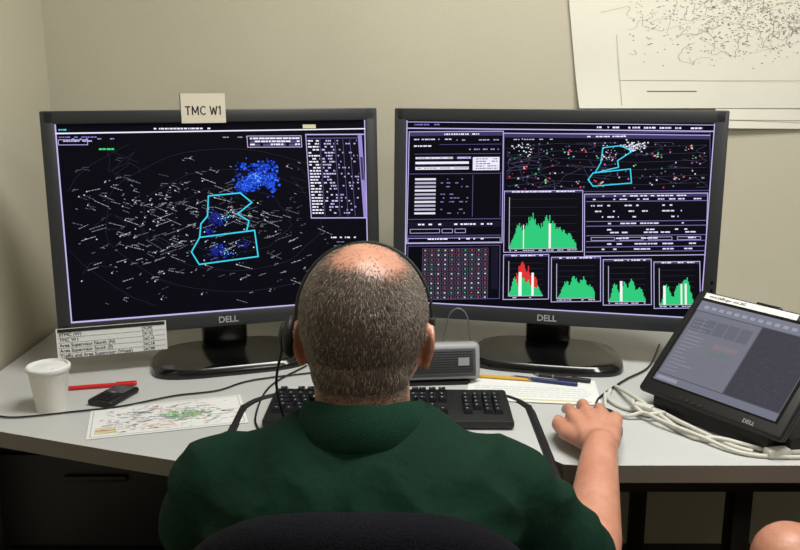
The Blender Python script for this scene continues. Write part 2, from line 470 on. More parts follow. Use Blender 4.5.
# left column window
c.frame(408.6,133,505,252,0.8,LAV,3); c.rect(409,134,504,138,(60,52,94),2)
c.dashes(440,480,135.5,1.5,WH,0.85,4)
c.dashes(414,452,141,1.3,(200,190,230),0.7);c.dashes(455,500,142,1.2,(160,150,200),0.5)
c.dashes(414,432,148,1.4,WH,0.8); c.rect(440,147,503,147.5,LAVD,3)
c.dashes(470,500,152,1.3,(150,140,200),0.6)
c.rect(415,157,502,157.6,LAVD,3)
c.rect(416,160.5,454,162.6,(210,207,226),3); c.rect(458,160.5,472,162.6,(180,170,215),3); c.rect(474,161,501,175,(216,214,230),3)
c.rect(416,165.5,470,168,(222,220,234),3); c.rect(416,171,470,174,(210,208,226),3)
for k in range(4): c.dashes(418,470,161.2+k*3.6,0.7,(60,50,90),0.6,5)
for k in range(5): c.dashes(477,499,162.5+k*2.5,0.9,(60,50,100),0.75,5)
c.rect(410,178,504,178.7,LAVD,3)
for k in range(10):
    y=183+k*4.0
    c.rect(416,y,437,y+2.1,(170,164,190) if k%3 else (208,206,220),3); c.dashes(442,470,y+0.6,1.1,(120,110,160),0.35)
c.rect(474,180,474.6,224,LAVD,2); c.rect(502,180,502.6,224,LAVD,2)
c.rect(410,226,504,226.8,LAVD,3)
c.rect(410,229,503,235,(20,17,36),2); c.dashes(420,496,231,1.6,WH,0.6,4)
for k,(x0,x1) in enumerate(((412,442),(444,455),(457,468))): c.frame(x0,236.5,x1,241,0.5,LAV,4)
c.rect(410,243,503,244.8,(60,52,94),3); c.dashes(430,486,246.5,1.4,WH,0.6,4)
c.frame(410,246,503,251,0.5,LAV,4)
# matrix
c.frame(410,254,503,310,0.7,LAVD,3)
for i in range(10):
    for j in range(11):
        x=425+i*6.7;y=257+j*4.9
        c.frame(x,y,x+5.6,y+4.0,0.4,(88,82,106),3)
        c.rect(x+1.9,y+1.3,x+3.7,y+2.7,random.choice([(180,60,80),(70,160,110),(190,185,200),(190,185,200),(150,70,90),(170,145,155)]),4)
c.rect(494,256,501,300,(20,17,34),3)
# map window
c.poly([(505,135.2),(716,139.2),(716,140),(505,136)],LAV,3)
c.frame(505,136,716,199,0.8,LAVD,2)
c.poly([(506,136),(506,140),(716,144),(716,140)][::-1],(54,48,88),2); c.dashes(590,630,139.3,1.4,WH,0.8,4); c.dashes(515,560,142,1.0,LAV,0.5)
for k in range(16):
    x=random.uniform(512,700);y=random.uniform(149,190);pts=[(x,y)]
    for j in range(6):
        x+=random.uniform(-24,24);y+=random.uniform(-9,9); pts.append((min(max(x,509),712),min(max(y,147),195)))
    c.line(pts,0.4,(62,60,84),3)
for k in range(6): c.line([(508,152+k*8),(560,147+k*8),(640,152+k*8),(712,150+k*8)],0.4,(50,48,70),3)
for k in range(170):
    x=random.uniform(509,711);y=random.uniform(146,195);s2=random.uniform(0.6,1.7)
    c.rect(x,y,x+s2,y+s2,random.choice([(200,200,215),(190,60,80),(60,170,110),(180,110,165),(130,130,170),(90,90,130),(80,80,120)]),4)
cloud(636,151,5,3,70,[(225,225,235),(180,180,200)],2.0,4);cloud(612,160,8,6,40,[(210,210,225)],1.3,4);cloud(524,152,8,4,26,[(210,210,225)],1.8,4)
for p in ((571,155),(586,153),(697,153),(604,189),(680,185),(660,160),(528,172),(548,186)): cloud(p[0],p[1],2,1.5,7,[(215,70,90),(230,170,190),(60,210,120)],1.8,5)
c.line([(606,152),(624,150),(636,156),(621,166),(622,173),(598,179),(604,168)],1.2,CY,7,True)
c.line([(596,179),(634,175),(635,190),(596,193),(591,186)],1.2,CY,7,True)
# histogram window
def hist(x0,y0,x1,y1,peaks,bars=(),red=None):
    c.rect(x0,y0,x1,y1,(6,6,12),4); c.frame(x0,y0,x1,y1,0.7,LAV,6)
    c.rect(x0,y0,x1,y0+2.6,(56,50,90),5); c.dashes(x0+8,x1-6,y0+0.8,1.1,WH,0.8,6)
    px0=x0+6;px1=x1-6;py0=y0+9;py1=y1-4;n=int((px1-px0)/1.05)
    for k in range(6): c.rect(px0,py0+(py1-py0)*k/6,px1,py0+(py1-py0)*k/6+0.35,(42,40,58),5)
    c.rect(px0-0.7,py0-2,px0,py1,(170,165,190),6); c.rect(px0-0.7,py1,px1,py1+0.6,(170,165,190),6)
    for k in range(n):
        u=k/n; h=0
        for (m_,s_,a_) in peaks: h+=a_*math.exp(-((u-m_)/s_)**2)
        h=min(1,h*random.uniform(0.8,1.06)); xa=px0+k*1.05
        hh=h*(py1-py0); c.rect(xa,py1-hh,xa+1.05,py1,(42,184,112),6)
        if red and red[0]<u<red[1]: c.rect(xa,py1-hh-random.uniform(2,6),xa+1.05,py1-hh*0.62,(200,46,46),6.4)
    for u,w_,h_ in bars: c.rect(px0+u*(px1-px0),py1-h_*(py1-py0),px0+u*(px1-px0)+w_,py1,(222,226,222),7)
    c.dashes(px0,px1,y1-2.6,1.0,(190,185,215),0.7,6)
hist(506,197,586,262,[(0.12,0.09,0.45),(0.33,0.12,0.7),(0.55,0.1,0.55),(0.72,0.14,0.42),(0.9,0.1,0.2)],bars=((0.2,1,0.48),(0.58,2.2,0.5)))
# right panel
c.rect(587,201,713,266,(6,5,14),2)
c.frame(587,201,713,267,0.8,LAV,4); c.rect(588,202,712,205,(56,50,90),3); c.dashes(600,700,203,1.2,WH,0.6,5)
for k,y in enumerate((209,230,235,245,251,257,262)):
    c.rect(589,y,712,y+0.6,(122,110,170),4)
c.dashes(596,706,206.6,1.2,WH,0.5,5)
for r_ in range(3):
    for q_ in range(3):
        c.dashes(594+q_*34+r_*4,614+q_*34+r_*4,213+r_*6,1.5,(205,200,228),0.55,5)
for y in (232,238.5,241.5,247.5,253.5,259): c.dashes(600+random.random()*16,700,y,1.4,(210,205,230),0.5,5,1.5,6)
for k in range(4): c.frame(594+k*29,247,618+k*29,250.6,0.5,LAV,5)
hist(506,264,552,311,[(0.15,0.12,0.5),(0.35,0.12,0.75),(0.55,0.14,0.72),(0.8,0.12,0.4)],bars=((0.28,3.2,0.72),(0.66,2.4,0.7)),red=(0.2,0.82))
hist(554,267,604,314,[(0.2,0.12,0.5),(0.45,0.14,0.7),(0.7,0.12,0.62),(0.9,0.1,0.35)])
hist(606,270,655,318,[(0.15,0.1,0.6),(0.4,0.12,0.55),(0.62,0.12,0.62),(0.85,0.1,0.4)],bars=((0.3,2.6,0.6),))
hist(657,273,704,322,[(0.2,0.12,0.6),(0.5,0.12,0.5),(0.75,0.16,0.8)],bars=((0.1,2.6,0.55),(0.6,1.6,0.6),(0.72,2,0.6)))
c.poly([(408,312),(704,333),(704,331.8),(408,311)],LAV,8)
mR=monitor('computer_monitor.001',(0.322,1.813),R(-12.8),cR)

# sign card on the left monitor, same orientation as the monitor
Lm=Matrix.Translation((-0.376,1.805,DZ))@Matrix.Rotation(R(17.8),4,'Z')@PT
def under(name,M,loc):
    e=bpy.data.objects.new(name,None); link(e); e.matrix_world=M@Matrix.Translation(loc); e.empty_display_size=0.03
    return e
e=under('name_card',Lm,(-0.029,0,0.2305))
b=MB(); b.box((0,-0.0022,0.003),(0.090,0.0012,0.060),0); b.box((0,0.0275,0.014),(0.090,0.001,0.040),0)
b.add([(-0.045,-0.0016,0.033),(0.045,-0.0016,0.033),(0.045,0.0275,0.034),(-0.045,0.0275,0.034)],[[0,1,2,3]])
b.build('card',M_cream,e,local=True,smooth=False)
# block capitals drawn as strokes on the card
b=MB()
def stroke(x0,z0,x1,z1,w=0.0026):
    d=Vector((x1-x0,0,z1-z0)); L=d.length; d.normalize(); n=Vector((d.z,0,-d.x))*w/2
    p0=Vector((x0,-0.0031,z0));p1=Vector((x1,-0.0031,z1))
    b.add([p0-n,p1-n,p1+n,p0+n],[[0,1,2,3]])
h0,h1=-0.0105,0.0075
x=-0.037; stroke(x,h1-0.0013,x+0.011,h1-0.0013); stroke(x+0.0055,h0,x+0.0055,h1)
x=-0.0235; stroke(x+0.0013,h0,x+0.0013,h1); stroke(x+0.0127,h0,x+0.0127,h1); stroke(x+0.0013,h1,x+0.007,h0+0.004); stroke(x+0.0127,h1,x+0.007,h0+0.004)
x=-0.0065; pc=[(x+0.0065+0.0058*math.cos(R(a)),(h0+h1)/2+0.0080*math.sin(R(a))) for a in range(45,316,18)]
for p,q in zip(pc,pc[1:]): stroke(p[0],p[1],q[0],q[1])
x=0.0125; stroke(x+0.001,h1,x+0.0045,h0); stroke(x+0.0045,h0,x+0.008,h1-0.003); stroke(x+0.008,h1-0.003,x+0.0115,h0); stroke(x+0.0115,h0,x+0.015,h1)
x=0.0305; stroke(x+0.0035,h0,x+0.0035,h1); stroke(x,h1-0.004,x+0.0035,h1-0.0008,0.002)
b.build('lettering',M_ink,e,local=True,smooth=False)
e=under('extension_list_card',Lm,(-0.240,-0.0035,-0.238))
b=MB(); b.box((0,0,0),(0.218,0.0012,0.062),0)
b.box((0,-0.0012,0.0265),(0.212,0.0006,0.007),1)
b.build('card',[M_paper,M_ink],e,local=True,smooth=False)
rows=[('STMC (W)','[X29]'),('TMC W1','[X15]'),('Area Supervisor North (N)','26C1S'),('Area Supervisor South (S)','26C18'),('Traffic and Area Supervisor (Week)','26C99')]
for i,(a,t2) in enumerate(rows):
    z=0.018-i*0.0112
    text('row_%d'%i,a,0.0098,M_ink,Matrix.Translation((-0.104,-0.0011,z))@Matrix.Rotation(R(90),4,'X'),e)
    text('code_%d'%i,t2,0.0088,M_ink,Matrix.Translation((0.060,-0.0011,z))@Matrix.Rotation(R(90),4,'X'),e)
b=MB()
for i in range(6): b.box((0,-0.0009,0.0235-i*0.0112),(0.212,0.0004,0.0004),0)
b.build('rules',M_gcab,e,local=True,smooth=False)

# ---------------------------------------------------------------- wall chart
def wallmap(name,pts,y,seed,dense):
    random.seed(seed)
    e=empty(name,(sum(p[0] for p in pts)/4,y,sum(p[1] for p in pts)/4))
    nx,nz=24,16;vs=[];fs=[]
    TLp,TRp,BRp,BLp=pts
    def P(u,v,off=0.0):
        x=(TLp[0]*(1-u)+TRp[0]*u)*(1-v)+(BLp[0]*(1-u)+BRp[0]*u)*v
        z=(TLp[1]*(1-u)+TRp[1]*u)*(1-v)+(BLp[1]*(1-u)+BRp[1]*u)*v
        w=0.0025*(math.sin(u*9)*0.5+0.5)*(v**2)+0.016*max(0,v-0.8)*max(0,0.25-u)*16*max(0,v-0.8)*5
        return (x,y-0.001-w-off,z)
    for j in range(nz+1):
        for i in range(nx+1): vs.append(P(i/nx,j/nz))
    for j in range(nz):
        for i in range(nx):
            a=j*(nx+1)+i; fs.append([a,a+1,a+nx+2,a+nx+1])
    b=MB(); b.add(vs,fs); b.build('sheet',M_map,e)
    cv=Canvas(lambda u,v,l: P(u,v,0.0006+0.0001*l))
    if dense:
        G=[(146,142,130),(160,155,142),(128,124,114)]
        for k in range(150):
            u=random.gauss(0.42,0.2);v=random.uniform(0.3,0.80);pl=[(u,v)];a=random.uniform(0,6.28)
            for j in range(random.randint(6,22)):
                a+=random.gauss(0,0.6);u+=math.cos(a)*0.005;v+=math.sin(a)*0.009
                if 0.10<u<0.97 and 0.03<v<0.86: pl.append((u,v))
            cv.line(pl,0.0008,random.choice(G),1)
        for k in range(2200):
            u=random.gauss(0.40,0.17);v=random.gauss(0.58,0.11)
            if 0.10<u<0.96 and 0.05<v<0.84: cv.rect(u,v,u+random.uniform(0.001,0.005),v+0.0028,random.choice(G),1)
        for k in range(40):
            a=(random.uniform(0.15,0.9),random.uniform(0.2,0.8)); cv.line([a,(a[0]+random.uniform(-0.12,0.12),a[1]+random.uniform(-0.08,0.08))],0.0006,G[1],1)
        cv.line([(0.08,0.99),(0.08,0.70)],0.0008,G[1],1); cv.line([(0.08,0.885),(0.95,0.885)],0.0016,G[1],1)
        cv.line([(0.13,0.93),(0.22,0.93)],0.004,(110,106,98),1)
    else:
        cv.line([(0.02,0.965),(0.98,0.965)],0.003,(130,126,112),1)
    cv.build('printing',M_print,e,local=False)
M_map=mat('chart_paper',(218,216,204),0.75,spec=0.25,noise_amt=0.03,nscale=4,bump=0.1,bscale=6)
wallmap('wall_map',[(0.36,1.86),(1.75,1.86),(1.75,1.283),(0.437,1.283)],2.143,3,True)
wallmap('wall_poster',[(0.70,1.8),(1.85,1.8),(1.85,1.225),(0.78,1.235)],2.148,4,False)
random.seed(11)

# ---------------------------------------------------------------- keyboard
e=empty('keyboard',(-0.02,1.49,DZ),R(-1))
b=MB()
b.box((0,0,0.010),(0.445,0.158,0.016),0,0.005)
b.box((0,0.0,0.0175),(0.436,0.150,0.003),0,0.001)
for x in (-0.2,0.2): b.box((x,0.06,0.001),(0.03,0.012,0.004),0)
b.build('case',M_blkm,e,local=True)
k=MB()
def key(x,y,w,d=0.0155,leg=True):
    z0,z1=0.018,0.027
    a=w/2;c_=d/2;a2=a-0.0022;c2=c_-0.0022
    k.add([(x-a,y-c_,z0),(x+a,y-c_,z0),(x+a,y+c_,z0),(x-a,y+c_,z0),(x-a2,y-c2,z1),(x+a2,y-c2,z1),(x+a2,y+c2+0.0008,z1+0.0006),(x-a2,y+c2+0.0008,z1+0.0006)],
      [[0,1,5,4],[1,2,6,5],[2,3,7,6],[3,0,4,7],[4,5,6,7]],0)
    if leg: k.add([(x-0.003,y+0.0005,z1+0.0006),(x-0.0005,y+0.0005,z1+0.0006),(x-0.0005,y+0.0035,z1+0.0008),(x-0.003,y+0.0035,z1+0.0008)],[[0,1,2,3]],1)
U=0.0186
rowsK=[[1]*1+[-0.8]+[1]*4+[-0.4]+[1]*4+[-0.4]+[1]*4,[1]*13+[2],[1.5]+[1]*12+[1.5],[1.75]+[1]*11+[2.25],[2.25]+[1]*10+[2.75],[1.3,1.1,1.2,6.2,1.2,1.0,1.0,2.0]]
ys=[0.058,0.030,0.0115,-0.007,-0.0255,-0.044]
for row,y in zip(rowsK,ys):
    x=-0.212
    for w in row:
        if w<0: x+=-w*U; continue
        key(x+w*U/2*0.99,y,w*U*0.99-0.0022); x+=w*U*0.99
for r_ in range(3):
    key(0.062+r_*U,0.058,U-0.0022)
    key(0.062+r_*U,0.030,U-0.0022); key(0.062+r_*U,0.0115,U-0.0022); key(0.062+r_*U,-0.044,U-0.0022)
key(0.062+U,-0.0255,U-0.0022)
for r_ in range(4):
    for q_ in range(5):
        if (q_==4 and r_==1): continue
        key(0.135+r_*U*0.98+0.008,[0.030,0.0115,-0.007,-0.0255,-0.044][q_],U-0.0024)
k.build('keys',[M_key,M_legend],e,smooth=False,local=True)

# ---------------------------------------------------------------- mouse
e=empty('computer_mouse',(0.356,1.405,DZ),R(-6))
b=MB(); rs=[]
for z,sc in ((0.001,0.93),(0.006,1.0),(0.014,1.0),(0.022,0.93),(0.028,0.78),(0.032,0.5),(0.0335,0.1)):
    ring=[]
    for q in range(32):
        a=2*math.pi*q/32; ca,sa=math.cos(a),math.sin(a)
        ring.append((0.031*sc*math.copysign(abs(ca)**0.8,ca),0.055*sc*math.copysign(abs(sa)**0.8,sa)-0.004*(1-sc),z))
    rs.append(ring)
b.rings(rs,0); b.sphere((0,0.03,0.0275),(0.003,0.009,0.006),1)
b.build('shell',[M_blkm,M_gcab],e,local=True)
b=MB(); b.tube([(0.361,1.458,DZ+0.010),(0.364,1.50,DZ+0.004),(0.385,1.56,DZ+0.004),(0.46,1.66,DZ+0.004),(0.53,1.74,DZ+0.004),(0.60,1.90,DZ+0.004)],0.002,8); b.build('mouse_cable',M_blkm)

# ---------------------------------------------------------------- speaker
e=empty('desktop_speaker',(0.042,1.645,DZ),R(5))
b=MB()
rotS=Matrix.Rotation(R(-12),3,'X')
b.box((0,0.014,0.044),(0.240,0.045,0.074),0,0.010,rotS,3)
b.box((0,-0.0105,0.047),(0.220,0.006,0.056),1,0.003,rotS,2)
b.build('cabinet',[M_spk,M_grille],e,local=True)
b=MB(Matrix.Translation((0,0,0.047))@rotS.to_4x4())
for q in range(9): b.box((0,-0.0138,-0.020+q*0.005),(0.208,0.0008,0.0012),0)
b.box((0.085,-0.0145,0.0),(0.022,0.001,0.016),1)
b.build('grille_bars',[M_blkm,M_spk],e,local=True)
b=MB(); b.box((0,0.012,0.004),(0.2,0.05,0.008),0,0.002); b.build('foot',M_blkm,e,local=True)
b=MB(); b.tube([(0.09,1.80,DZ+0.003),(0.095,1.77,DZ+0.06),(0.105,1.755,DZ+0.115),(0.125,1.75,DZ+0.130),(0.143,1.755,DZ+0.11),(0.15,1.78,DZ+0.06),(0.17,1.83,DZ+0.003),(0.2,1.95,DZ+0.003)],0.0014,8); b.build('speaker_cable',M_gcab)

# ---------------------------------------------------------------- desk items
e=empty('foam_cup',(-0.652,1.512,DZ))
b=MB()
b.lathe([(0.0,0.002),(0.026,0.002),(0.027,0.0),(0.0275,0.004),(0.036,0.076),(0.0375,0.078),(0.0375,0.081),(0.0355,0.081),(0.0345,0.074),(0.025,0.006),(0.0,0.006)],n=48)
b.build('cup_body',M_foam,e,local=True)
b=MB(); b.lathe([(0.0385,0.077),(0.0395,0.079),(0.0395,0.084),(0.0370,0.0865),(0.0345,0.0865),(0.0335,0.0825),(0.012,0.0825),(0.010,0.0835),(0.0,0.0835)],n=48)
b.box((0.018,-0.014,0.0832),(0.012,0.006,0.0015),0,0.0005)
b.build('lid',M_paper,e,local=True)

def pen(name,p0,p1,r,m,tip=M_blkm,capm=None):
    p0=Vector(p0);p1=Vector(p1);d=(p1-p0).normalized();L=(p1-p0).length
    e=empty(name,p0)
    b=MB(); b.cone(p0+d*0.012,p1-d*0.004,r,r,14,0); b.cone(p1-d*0.004,p1,r,r*0.6,14,0)
    b.cone(p0+d*0.012,p0,r,r*0.2,14,1)
    up=Vector((0,0,1)); b.cone(p1-d*0.04+up*r*1.1,p1+up*r*1.1,0.0012,0.0012,8,0)
    b.cone(p0+d*0.04,p0+d*0.043,r*1.08,r*1.08,14,1)
    b.build('barrel',[m,tip],e)
pen('pen',(-0.668,1.605,DZ+0.0048),(-0.530,1.637,DZ+0.0048),0.0042,M_red,M_red)
e=empty('smartphone',(-0.552,1.562,DZ),R(-18))
b=MB(); b.box((0,0,0.0065),(0.054,0.092,0.012),0,0.005,None,3); b.box((0,0.019,0.013),(0.043,0.038,0.001),1)
for i in range(3):
    for j in range(4): b.box((-0.014+i*0.014,-0.010-j*0.009,0.0133),(0.0105,0.006,0.0016),0,0.0005)
b.box((0,0.0,0.0135),(0.010,0.006,0.0015),2)
b.build('handset',[M_blkm,M_blk,M_gcab],e,local=True)

e=empty('printed_map',(-0.424,1.473,DZ),R(16))
w,d=0.275,0.145
b=MB(); b.box((0,0,0.0012),(w,d,0.0008),0); b.build('sheet',M_paper,e,local=True,smooth=False)
cv=Canvas(lambda x,y,l:(x,y,0.0018+l*0.00008)); c=cv
GR=[(140,180,145),(160,200,160),(110,160,122)]
for q in range(170):
    x=random.gauss(0.03,0.02);y=random.gauss(-0.005,0.011);s2=random.uniform(0.003,0.008); cv.rect(x,y,x+s2,y+s2*0.7,random.choice(GR),1+random.random())
for q in range(70):
    x=random.gauss(0.0,0.06);y=random.gauss(0,0.03)
    if abs(x)>0.115 or abs(y)>0.06: continue
    cv.line([(x,y),(max(-0.13,min(0.13,x+random.uniform(-0.04,0.04))),max(-0.066,min(0.066,y+random.uniform(-0.02,0.02))))],0.0010,random.choice([(190,110,110),(120,135,190),(140,140,140),(205,165,115),(150,120,175)]),3)
for q in range(160):
    x=random.uniform(-0.12,0.11);y=random.uniform(-0.062,0.06); cv.rect(x,y,x+random.uniform(0.003,0.012),y+0.0013,random.choice([(120,120,125),(165,95,95),(100,115,170)]),3)
for q in range(5): cv.rect(-0.125,-0.055+q*0.006,-0.09,-0.052+q*0.006,random.choice([(210,200,120),(200,120,120),(150,180,220)]),3)
cv.frame(-0.132,-0.067,0.132,0.067,0.0008,(120,120,125),3)
cv.build('printing',M_print,e)

e=empty('paper_sheet',(0.262,1.605,DZ),R(-7))
b=MB(); b.box((0,0,0.0022),(0.255,0.135,0.001),0); b.build('sheet',M_paper,e,local=True,smooth=False)
cv=Canvas(lambda x,y,l:(x,y,0.0029+l*0.00008))
for q in range(5):
    x=-0.115
    while x<0.10:
        L=random.uniform(0.006,0.02); cv.rect(x,0.01-q*0.012,x+L,0.0115-q*0.012,(160,160,166),1); x+=L+0.003
cv.rect(-0.03,-0.058,0.11,-0.052,(205,195,145),1)
cv.build('printing',M_print,e)
pen('pen.001',(0.225,1.668,DZ+0.0075),(0.355,1.622,DZ+0.0075),0.0043,M_blue,M_gcab)
pen('pen.002',(0.275,1.682,DZ+0.0075),(0.385,1.640,DZ+0.0075),0.004,M_blkm,M_gcab)
e=empty('pencil',(0.19,1.66,DZ)); b=MB()
b.cone((0.150,1.678,DZ+0.0065),(0.268,1.652,DZ+0.0065),0.0036,0.0036,6,0); b.cone((0.268,1.652,DZ+0.0065),(0.280,1.6495,DZ+0.0065),0.0036,0.0008,6,1); b.cone((0.150,1.678,DZ+0.0065),(0.143,1.6795,DZ+0.0065),0.0036,0.0036,10,2)
b.build('pencil_body',[M_yel,M_wood,M_red],e,smooth=False)

# desk cable (black) left
b=MB(); z=DZ+0.003
b.tube([(-0.84,1.50,z),(-0.76,1.48,z),(-0.70,1.462,z),(-0.60,1.49,z),(-0.52,1.515,z+0.001),(-0.44,1.57,z),(-0.36,1.60,z),(-0.30,1.66,z),(-0.15,1.72,z),(0.0,1.80,z),(0.05,1.95,z)],0.0018,8)
b.build('desk_cable',M_rub)

# ---------------------------------------------------------------- convertible tablet
A=Vector((0.4476,1.514,0.79)); Bp=Vector((0.6010,1.282,0.79))
xd=(Bp-A).normalized(); th=R(46); hb=Vector((-xd.y,xd.x,0)); sd=(hb*math.cos(th)+Vector((0,0,1))*math.sin(th)).normalized(); nd=xd.cross(sd)
mid=(A+Bp)/2
MT=Matrix(((xd.x,sd.x,nd.x,mid.x),(xd.y,sd.y,nd.y,mid.y),(xd.z,sd.z,nd.z,mid.z),(0,0,0,1)))
e=bpy.data.objects.new('tablet_computer',None); link(e); e.matrix_world=MT
b=MB(); W_,H_=0.290,0.232
b.box((0,H_/2,-0.008),(W_,H_,0.016),0,0.006,None,3)
b.box((0,H_/2+0.002,-0.026),(W_-0.012,H_-0.012,0.018),0,0.006,None,3)
b.box((0,H_/2+0.004,0.0003),(W_-0.030,H_-0.040,0.001),1)
b.box((0,H_+0.001,-0.008),(0.05,0.006,0.01),1,0.002)
for q in range(4): b.cone((-0.05+q*0.014,0.009,0),(-0.05+q*0.014,0.009,0.0015),0.0035,0.0035,12,2)
b.build('slate',[M_blkm,M_blk,M_frame],e,local=True)
text('badge','DELL',0.010,M_logo,Matrix.Translation((0.085,0.010,0.0006)),e,'CENTER')
tw,tH=W_-0.040,H_-0.050
cv=Canvas(lambda x,y,l:(-tw/2+x*tw,H_/2+0.002-tH/2+y*tH,0.0010+l*0.00015)); c=cv
cv.rect(0,0,1,1,(78,80,90),1)
cv.rect(0.0,0.88,1,1,(116,118,132),2); cv.rect(0,0.0,1,0.08,(108,110,124),2)
cv.rect(0.01,0.09,0.56,0.87,(110,111,122),2); cv.rect(0.57,0.09,0.99,0.87,(62,60,68),2)
for q in range(5): cv.rect(0.03+q*0.10,0.64,0.12+q*0.10,0.80,(96,98,110),3)
cv.rect(0.30,0.50,0.50,0.56,(122,114,120),3); cv.rect(0.28,0.42,0.46,0.47,(104,112,112),3)
for q in range(9): cv.rect(0.04,0.14+q*0.03,0.50,0.143+q*0.03,(96,98,108),3)
for q in range(90):
    x=random.uniform(0.60,0.93);y=random.uniform(0.12,0.84); cv.rect(x,y,x+0.03,y+0.005,(72,71,80),3)
for q in range(16): cv.rect(0.04,0.14+q*0.043,random.uniform(0.1,0.24),0.147+q*0.043,(134,136,148),3)
for q in range(14): cv.rect(0.05+q*0.065,0.915,0.09+q*0.065,0.95,(145,148,160),3)
cv.rect(0.02,0.02,0.2,0.06,(140,140,156),3)
cv.build('display_image',M_tabart,e)
b=MB(); b.box((-0.03,H_-0.011,0.0012),(0.19,0.012,0.0006),0)
b.build('asset_label',M_paper,e,local=True,smooth=False)
text('asset_lettering','www.traffic.gov  unit 26C',0.0075,M_ink,Matrix.Translation((-0.115,H_-0.011,0.0018)),e)
# base, hinge and support (world coordinates)
def W(x,y,z): # along edge, horizontally back, height above desk
    p=mid+xd*x+hb*y; return Vector((p.x,p.y,DZ+z))
RB=Matrix((( xd.x,hb.x,0),(xd.y,hb.y,0),(0,0,1)))
b=MB()
b.box(W(0,0.145,0.0135),(0.28,0.20,0.027),0,0.005,RB,2)
b.box(W(0,0.135,0.075),(0.07,0.022,0.10),0,0.006,RB@Matrix.Rotation(R(20),3,'X'),2)
b.box(W(0,0.040,0.018),(0.24,0.05,0.030),0,0.004,RB,2)
ob=b.build('base_unit',M_blkm,None); ob.parent=e; ob.matrix_parent_inverse=MT.inverted()

# white cables tangle near tablet
e=empty('white_cables',(0.5,1.45,DZ))
b=MB();z=DZ+0.0045
b.tube([(0.415,1.60,z),(0.40,1.55,z),(0.42,1.50,z),(0.47,1.48,z+0.004),(0.50,1.43,z+0.002),(0.55,1.34,z),(0.58,1.31,z)],0.004,10)
b.tube([(0.43,1.62,z),(0.435,1.55,z+0.012),(0.445,1.50,z+0.016),(0.47,1.44,z+0.008),(0.50,1.37,z),(0.54,1.35,z+0.006),(0.62,1.31,z),(0.72,1.32,z)],0.004,10)
b.tube([(0.40,1.58,z),(0.385,1.50,z),(0.41,1.46,z+0.002),(0.44,1.455,z+0.010),(0.46,1.42,z+0.010),(0.51,1.36,z+0.006),(0.57,1.30,z),(0.70,1.29,z),(0.80,1.30,z)],0.0035,10)
b.tube([(0.445,1.53,z+0.006),(0.43,1.49,z+0.014),(0.442,1.455,z+0.008),(0.47,1.45,z+0.012),(0.48,1.47,z+0.004),(0.47,1.50,z)],0.004,10)
b.box((0.445,1.475,z+0.013),(0.035,0.018,0.012),0,0.003,Matrix.Rotation(R(-40),3,'Z'))
b.box((0.615,1.300,z+0.004),(0.04,0.02,0.014),0,0.003,Matrix.Rotation(R(10),3,'Z'))
b.build('cords',M_wcab,e)
b=MB();z=DZ+0.003
b.tube([(0.66,1.285,z),(0.72,1.30,z+0.022),(0.80,1.33,z+0.012),(0.9,1.33,z),(1.0,1.5,z)],0.0025,8); b.tube([(0.66,1.30,z),(0.74,1.345,z),(0.84,1.37,z),(0.95,1.40,z)],0.0022,8)
b.build('tablet_cable',M_rub)

# ---------------------------------------------------------------- people
def smooth01(a,b_,x):
    t=max(0,min(1,(x-a)/(b_-a))); return t*t*(3-2*t)
CROWN=Vector((0.14,-0.36,0.92)).normalized()
def hair_density(q):
    x,y,z=q
    ql=q.length
    if ql<0.05 or ql>0.125: return 0
    if z<-0.097: return 0
    if abs(x)>0.0805 and z<0.0: return 0
    if z>0.02:
        if y>0.062: return 0
    elif z>-0.03:
        if y>0.028: return 0
        if abs(x)>0.072 and y>-0.014 and z<0.0: return 0
    else:
        if y>-0.014-0.25*(-0.03-z): return 0
    n=q.normalized(); dd=n-CROWN*n.dot(CROWN)
    dd=Vector((dd.x*0.80,dd.y,dd.z)); ang=math.degrees(math.asin(min(1,dd.length))) if n.dot(CROWN)>0 else 90
    ang+=4*noise.noise(q*60)
    dens=0.05+0.95*smooth01(16,37,ang)
    if z>0.055 and y>0.0: dens*=0.6
    return dens*(0.35+0.65*smooth01(-0.097,-0.075,z))
def hand(b,w,F,Un,thumb,curls,scale=1.0):
    w=Vector(w);F=Vector(F).normalized();Un=Vector(Un);Un=(Un-F*Un.dot(F)).normalized();S=F.cross(Un)*(-thumb)   # S points to the thumb side
    k=scale
    lat=[0.033,0.0108,-0.0118,-0.033];kn=[0.090,0.095,0.090,0.081];ln=[0.075,0.084,0.078,0.062];rd=[0.0094,0.0095,0.0090,0.0080]
    for i in range(4):
        base=w+S*lat[i]*0.45*k+F*0.01*k; K=w+F*kn[i]*k+S*lat[i]*k+Un*0.003*k*(1 if i in(1,2) else 0)
        b.cone(base,K,0.0165*k,0.0118*k,14); b.sphere(K,0.0125*k,u=14,w=8); b.sphere(base,0.0165*k,u=14,w=8)
        P=K;ang=curls[i][0]
        spread=S*(lat[i]*0.25/0.031*0.5)
        for j,(fr,) in enumerate(((0.45,),(0.31,),(0.24,))):
            if j: ang+=curls[i][j]
            D=(F*math.cos(R(ang))-Un*math.sin(R(ang))+spread*0.5).normalized()
            Q=P+D*ln[i]*fr*k; r0=rd[i]*(1-0.07*j)*k; r1=rd[i]*(1-0.07*(j+1))*k
            b.cone(P,Q,r0,r1,12); b.sphere(Q,r1*1.04,u=12,w=8); P=Q
    T=[w+F*0.022*k+S*0.020*k-Un*0.006*k,w+F*0.052*k+S*0.047*k-Un*0.010*k,w+F*0.083*k+S*0.056*k-Un*0.014*k,w+F*0.106*k+S*0.053*k-Un*0.018*k]
    b.caps(T,[0.016*k,0.0128*k,0.0108*k,0.0088*k],n=14)
